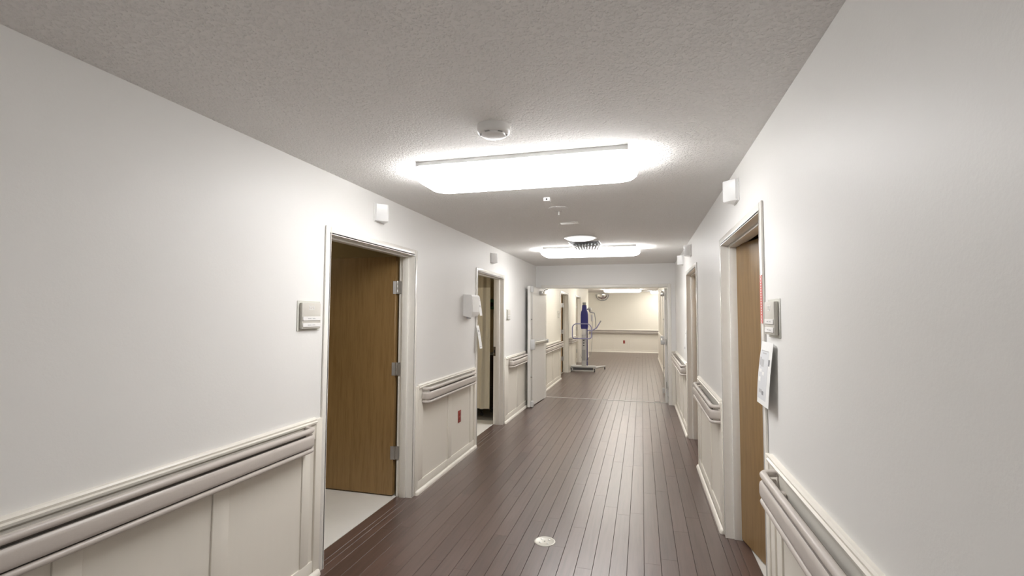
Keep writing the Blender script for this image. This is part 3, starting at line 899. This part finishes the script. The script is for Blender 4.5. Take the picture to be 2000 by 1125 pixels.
PR2 = [(0.45, 0.75, 0.17, 0.19, INK), (0.3, 0.9, 0.135, 0.15, INK), (0.6, 0.8, 0.28, 0.40, INK), (0.83, 0.95, 0.25, 0.38, INK),
       (0.12, 0.24, 0.26, 0.36, INKD), (0.7, 0.9, 0.44, 0.49, PAPER), (0.5, 0.66, 0.48, 0.53, PAPER), (0.75, 0.92, 0.57, 0.64, PAPER),
       (0.6, 0.85, 0.76, 0.82, INK), (0.45, 0.6, 0.78, 0.84, INKD)]
def stack_print(a, b_):
    return a
# big notice beside the ajar right door
nt = sheet(-1, 2.30, 2.50, 1.425, 0.285, 0.02, 'white printed notice curling off the frame of the ajar right door', [(0.25, 0.96, 0.14, 0.92, LI_INK)], lean=0.025, curl=0.006)
sh = nt.children[0]
def overprint(root_sheet, side, y0, y1, ztop, h, tilt, lean, curl, xoff, items):
    xf = XL if side > 0 else XR
    def P(u, v, o):
        y = y0 + (y1 - y0) * u + lean * v
        out = xoff + tilt * v + curl * math.sin(v * math.pi * 0.9) * (0.4 + 0.6 * u) + o
        return (xf + side * out, y, ztop - h * v)
    for (u0, u1, v0, v1, m) in items:
        mb = MB(); k = 3
        mb.loft([[P(u0, v0 + (v1 - v0) * i / k, 0.0016), P(u1, v0 + (v1 - v0) * i / k, 0.0016), P(u1, v0 + (v1 - v0) * i / k, 0.0013), P(u0, v0 + (v1 - v0) * i / k, 0.0013)] for i in range(k + 1)])
        mb.build('print', m, root_sheet)
overprint(sh, -1, 2.30, 2.50, 1.425, 0.285, 0.02, 0.025, 0.006, 0.014, PR2)
sheet(1, 5.385, 5.47, 1.745, 0.225, 0.035, 'upper small paper notice on the frame of the curtained doorway', [(0.3, 0.7, 0.45, 0.55, INK), (0.2, 0.8, 0.2, 0.22, INK)], lean=0.0, curl=0.004)
sheet(1, 5.36, 5.45, 1.405, 0.27, 0.045, 'lower paper notice on the frame of the curtained doorway', [(0.3, 0.7, 0.2, 0.28, INK), (0.2, 0.8, 0.9, 0.92, INK), (0.2, 0.8, 0.4, 0.42, INK)], lean=0.0, curl=0.004)
sheet(-1, 6.47, 6.62, 1.36, 0.30, 0.02, 'white paper notice on the far side of the second right doorway', [(0.3, 0.7, 0.15, 0.22, INK), (0.2, 0.8, 0.75, 0.85, INK)], lean=-0.02, curl=0.005)
# red label strip on the frame
ls = thing('red_label_strip', (XR - 0.0125, 2.505, 1.505), 'narrow red label strip with white print on the frame of the ajar right door', 'label')
box('strip', REDL, ls, XR - 0.0133, XR - 0.0123, 2.487, 2.529, 1.508, 1.737)
for z in (1.527, 1.718):
    for dz in (-0.008, 0.008):
        MB().lathe((XR - 0.0133, 2.508, z + dz), [(0.011, 0.0), (0.011, -0.0006), (0.0075, -0.0006), (0.0075, 0.0)], 20, axis='x', cap=False).build('printed_ring', WHITE, ls)
for i in range(12):
    z = 1.553 + i * 0.0122
    box('printed_mark', WHITE, ls, XR - 0.0138, XR - 0.0133, 2.500, 2.516, z, z + 0.0065)
# dispenser box left of the curtained doorway
dp = thing('wall_dispenser', (XL, 5.05, 1.50), 'white box dispenser on the wall left of the curtained doorway', 'dispenser')
MB().loft([[(XL, 4.965, 1.52), (XL + 0.085, 4.965, 1.50), (XL + 0.10, 4.965, 1.53), (XL + 0.10, 4.965, 1.735), (XL + 0.09, 4.965, 1.75), (XL, 4.965, 1.755)],
           [(XL, 5.215, 1.54), (XL + 0.085, 5.215, 1.52), (XL + 0.10, 5.215, 1.55), (XL + 0.10, 5.215, 1.74), (XL + 0.09, 5.215, 1.752), (XL, 5.215, 1.755)]]).build('housing', WHITE, dp)
box('nozzle', GREY, dp, XL + 0.03, XL + 0.07, 4.99, 5.03, 1.487, 1.512, bev=0.004)
box('seam_panel', WHITEB, dp, XL + 0.1002, XL + 0.1035, 4.985, 5.195, 1.56, 1.73, bev=0.0015)

# ------------------------------------------------------------------ floor box cover
fd = thing('floor_cover', (-0.652, 3.31, 0.0), 'round pale metal cover plate set in the dark plank floor', 'floor cover')
MB().lathe((-0.652, 3.31, 0), [(0.072, 0.0), (0.072, 0.002), (0.068, 0.0045), (0.06, 0.0045), (0.058, 0.0035), (0.01, 0.0035)], 40).build('plate', BRASS, fd)
for k in range(4):
    a = math.pi / 4 + k * math.pi / 2
    MB().lathe((-0.652 + 0.036 * math.cos(a), 3.31 + 0.036 * math.sin(a), 0.0036), [(0.0085, 0), (0.0085, 0.001), (0.006, 0.0016)], 12).build('screw', STEEL, fd)
MB().lathe((-0.652, 3.31, 0.0036), [(0.006, 0), (0.005, 0.0008)], 12).build('centre_screw', DGREY, fd)

# ------------------------------------------------------------------ curtained room contents
cu = thing('privacy_curtain', (-2.7, 6.8, 0.15), 'cream privacy curtain hanging inside the second left doorway', 'curtain')
def curtain_sheet(z0, z1, n=120):
    loops = []
    zs = [z0 + (z1 - z0) * i / 8 for i in range(9)]
    rows = []
    for z in zs:
        row = []
        for i in range(n + 1):
            x = -2.165 - 1.31 * i / n
            amp = 0.022 * (0.6 + 0.4 * (1.95 - z) / 1.95)
            y = 6.80 + amp * math.sin(i * 0.42) + 0.008 * math.sin(i * 0.97 + z)
            row.append((x, y, z))
        rows.append(row)
    mb = MB()
    loops = [r + [(x, y + 0.004, z) for x, y, z in reversed(r)] for r in rows]
    mb.loft(loops)
    return mb
curtain_sheet(0.15, 1.93).build('cloth', CURT, cu)
curtain_sheet(1.93, 2.30).build('mesh_header', MESHC, cu)
MB().tube([(-2.08, 6.80, 2.33), (-3.55, 6.80, 2.33)], 0.014, 8).build('track', LGREY, cu)
for x in (-2.15, -3.45):
    MB().tube([(x, 6.80, 2.33), (x, 6.80, ZC - 0.002)], 0.006, 8).build('track_hanger', LGREY, cu)
# stool / chair behind the curtain
ch = thing('wheeled_stool', (-2.50, 7.18, 0), 'black wheeled stool half hidden under the cream curtain', 'stool')
MB().lathe((-2.50, 7.18, 0.40), [(0.17, 0), (0.19, 0.015), (0.19, 0.06), (0.17, 0.08)], 28).build('seat', RUBBER, ch)
MB().tube([(-2.50, 7.18, 0.09), (-2.50, 7.18, 0.40)], 0.028, 12).build('column', RUBBER, ch)
for k in range(5):
    a = k * 2 * math.pi / 5 - 0.9
    e = Vector((-2.50 + 0.24 * math.cos(a), 7.18 + 0.24 * math.sin(a), 0))
    g = MB().tube([(-2.50, 7.18, 0.10), (e.x, e.y, 0.075)], [0.025, 0.017], 8).build('foot', RUBBER, ch)
    MB().lathe((e.x, e.y - 0.012, 0.029), [(0.026, 0), (0.028, 0.004), (0.028, 0.02), (0.026, 0.024)], 14, axis='y').build('caster', RUBBER, g)
gm = thing('floor_shade', (-2.75, 7.45, 0.001), 'dark grey sheet painting in the floor shade under the curtain in the left room', 'painted shade')
MB().box(-3.5, -2.05, 6.74, 8.1, 0.0012, 0.008, bev=0.002).build('shade_sheet', FLOOR_SHADE, gm)  # dark sheet laid in place of the shade beneath the curtain
cb = thing('bedside_cabinet', (-2.17, 7.75, 0.0), 'dark cabinet with grey top deep in the curtained left room', 'cabinet')
box('carcass', mat('dark_walnut', (0.06, 0.04, 0.03), 0.45, kind='wood', col2=(0.035, 0.024, 0.018)), cb, -2.45, -2.04, 7.62, 8.08, 0.009, 0.86, bev=0.004)
box('top', GREY, cb, -2.47, -2.035, 7.60, 8.1, 0.8605, 0.89, bev=0.004)
for z in (0.1, 0.36, 0.62):
    dr = box('drawer', MATS['dark_walnut'], cb, -2.43, -2.06, 7.606, 7.6195, z, z + 0.23, bev=0.003)
    box('handle', STEEL, dr, -2.28, -2.2, 7.59, 7.6055, z + 0.12, z + 0.132, bev=0.002)
gb = thing('glove_box', (-2.59, 8.25, 1.62), 'dark green glove box holder on the yellow wall inside the curtained room', 'glove box')
MB().box(-2.66, -2.52, 8.18, 8.298, 1.62, 1.80, bev=0.006, seg=2).build('case', GREEN, gb)
MB().box(-2.63, -2.55, 8.1765, 8.1795, 1.67, 1.74, bev=0.001).build('opening', DARK, gb)

# ------------------------------------------------------------------ sit-to-stand patient lift
LY = 13.12
pl = thing('patient_lift', (-1.52, LY, 0), 'blue and grey wheeled patient lift standing beyond the double doors', 'patient lift')
base = MB().loft([rrect(-1.86, -1.21, LY - 0.10, LY + 0.16, 0.05, z) for z in (0.115, 0.15)]).build('base_platform', LGREY, pl)
box('front_panel', DGREY, base, -1.80, -1.26, LY - 0.105, LY - 0.085, 0.045, 0.1145, bev=0.006)
box('lower_bar', LGREY, base, -1.84, -1.23, LY - 0.10, LY - 0.06, 0.02, 0.044, bev=0.006, seg=2)
for sx, x in ((-1, -1.84), (1, -1.23)):
    tip = (x + (0.22 if sx > 0 else -0.02), LY + (0.62 if sx > 0 else 0.62), 0.085)
    lg = MB().tube([(x, LY + 0.02, 0.10), (x + (0.06 if sx > 0 else 0), LY + 0.2, 0.10), tip], [0.035, 0.03, 0.024], 8).build('leg', LGREY, pl)
    for cx, cy in ((x, LY - 0.05), (tip[0], tip[1])):
        w_ = MB().lathe((cx - 0.014, cy, 0.043), [(0.036, 0), (0.043, 0.005), (0.043, 0.023), (0.036, 0.028)], 18, axis='x').build('wheel', DGREY, lg)
        MB().tube([(cx, cy, 0.05), (cx, cy, 0.115)], 0.018, 8).build('caster_fork', LGREY, w_)
ms = box('mast', LGREY, pl, -1.575, -1.455, LY - 0.05, LY + 0.05, 0.15, 1.30, bev=0.012, seg=2)
box('mast_grille', GREY, ms, -1.56, -1.47, LY - 0.056, LY - 0.0505, 0.30, 0.58, bev=0.002)
box('battery_panel', WHITE, ms, -1.565, -1.465, LY - 0.075, LY - 0.0505, 0.98, 1.26, bev=0.008, seg=2)
for z in (0.68, 0.75, 0.82):
    box('badge', DGREY, ms, -1.535, -1.495, LY - 0.055, LY - 0.0505, z, z + 0.025)
MB().tube([(-1.43, LY + 0.0, 0.16), (-1.43, LY + 0.0, 1.3)], 0.016, 8).build('actuator_rod', mat('dark_blue_rod', (0.08, 0.08, 0.2), 0.4), ms)
cv = MB().loft([rrect(-1.585 - i0, -1.415 + i0, LY - 0.075 - i0 * .3, LY + 0.075, 0.03, z) for z, i0 in ((1.14, 0.0), (1.20, 0.012), (1.52, 0.012), (1.60, 0.0), (1.65, -0.022), (1.78, -0.03))]).build('mast_cover', BLUE, pl)
box('cover_cap', GREY, cv, -1.545, -1.455, LY - 0.05, LY + 0.05, 1.7805, 1.855, bev=0.012, seg=2)
# push handle loop towards the camera
hy = LY - 0.19
loop = []
for cx, cz, a0 in ((-1.36, 0.95, 270), (-1.415, 1.16, 0), (-1.68, 1.16, 90), (-1.735, 0.95, 180)):
    r = 0.065 if cz < 1 else 0.12
    for k in range(7):
        a = math.radians(a0 + 90 * k / 6)
        loop.append((cx + r * math.cos(a), hy, cz + r * math.sin(a)))
loop.append(loop[0]); loop.append(loop[1])
hd = MB().tube(loop, 0.014, 10).build('push_handle', LAV, pl)
for x in (-1.56, -1.47):
    MB().tube([(x, hy, 0.887), (x, LY - 0.06, 0.90)], 0.013, 8).build('handle_bracket', LAV, hd)
# boom and sling bars on the right
bmo = MB().tube([(-1.42, LY, 1.66), (-1.39, LY + 0.05, 1.70), (-1.36, LY + 0.08, 1.60), (-1.24, LY + 0.10, 1.565)], [0.02, 0.024, 0.02, 0.016], 8).build('boom', GREY, pl)
MB().lathe((-1.345, LY + 0.08, 1.63), [(0.03, 0), (0.038, 0.02), (0.02, 0.07), (0.012, 0.09)], 14).build('boom_knob', WHITE, bmo)
MB().tube([(-1.24, LY + 0.10, 1.565), (-1.215, LY + 0.10, 1.40), (-1.205, LY + 0.10, 1.17)], 0.011, 8).build('hanger_cable', GREY, bmo)
ar = MB().tube([(-1.43, LY + 0.06, 1.09), (-1.30, LY + 0.09, 1.10), (-1.19, LY + 0.10, 1.16), (-1.09, LY + 0.12, 1.33)], [0.016, 0.016, 0.016, 0.013], 8).build('sling_arm', LAV, pl)
MB().tube([(-1.10, LY + 0.118, 1.31), (-1.072, LY + 0.125, 1.36)], 0.018, 8).build('arm_grip', GREY, ar)
box('hand_control', WHITE, pl, -1.335, -1.275, LY + 0.08, LY + 0.11, 1.34, 1.52, bev=0.01, seg=2)
MB().tube([(-1.30, LY + 0.095, 1.345), (-1.29, LY + 0.09, 1.0), (-1.33, LY + 0.06, 0.5), (-1.42, LY - 0.02, 0.28), (-1.55, LY - 0.07, 0.30), (-1.60, LY - 0.06, 0.45)], 0.006, 6).build('control_cord', GREY, pl)

# ------------------------------------------------------------------ convex mirror on the far wall
cm = thing('convex_mirror', (-1.555, YF, 2.09), 'half dome convex safety mirror high on the far end wall', 'mirror')
loops = []
R_ = 0.245
for j in range(9):
    t = math.pi / 2 * j / 8
    rr, dep = R_ * math.cos(t), 0.17 * math.sin(t)
    rr = max(rr, 0.004)
    loops.append([(-1.555 + rr * math.cos(math.pi + math.pi * k / 20), YF - 0.02 - dep, 2.335 + rr * math.sin(math.pi + math.pi * k / 20)) for k in range(21)])
MB().loft(loops).build('dome', CHROME, cm)
MB().tube([(-1.555 + (R_ + 0.01) * math.cos(math.pi + math.pi * k / 20), YF - 0.016, 2.335 + (R_ + 0.01) * math.sin(math.pi + math.pi * k / 20)) for k in range(21)], 0.014, 8).build('rim', GREY, cm)
box('top_edge', LGREY, cm, -1.555 - R_, -1.555 + R_, YF - 0.10, YF - 0.001, 2.336, 2.346, bev=0.003)
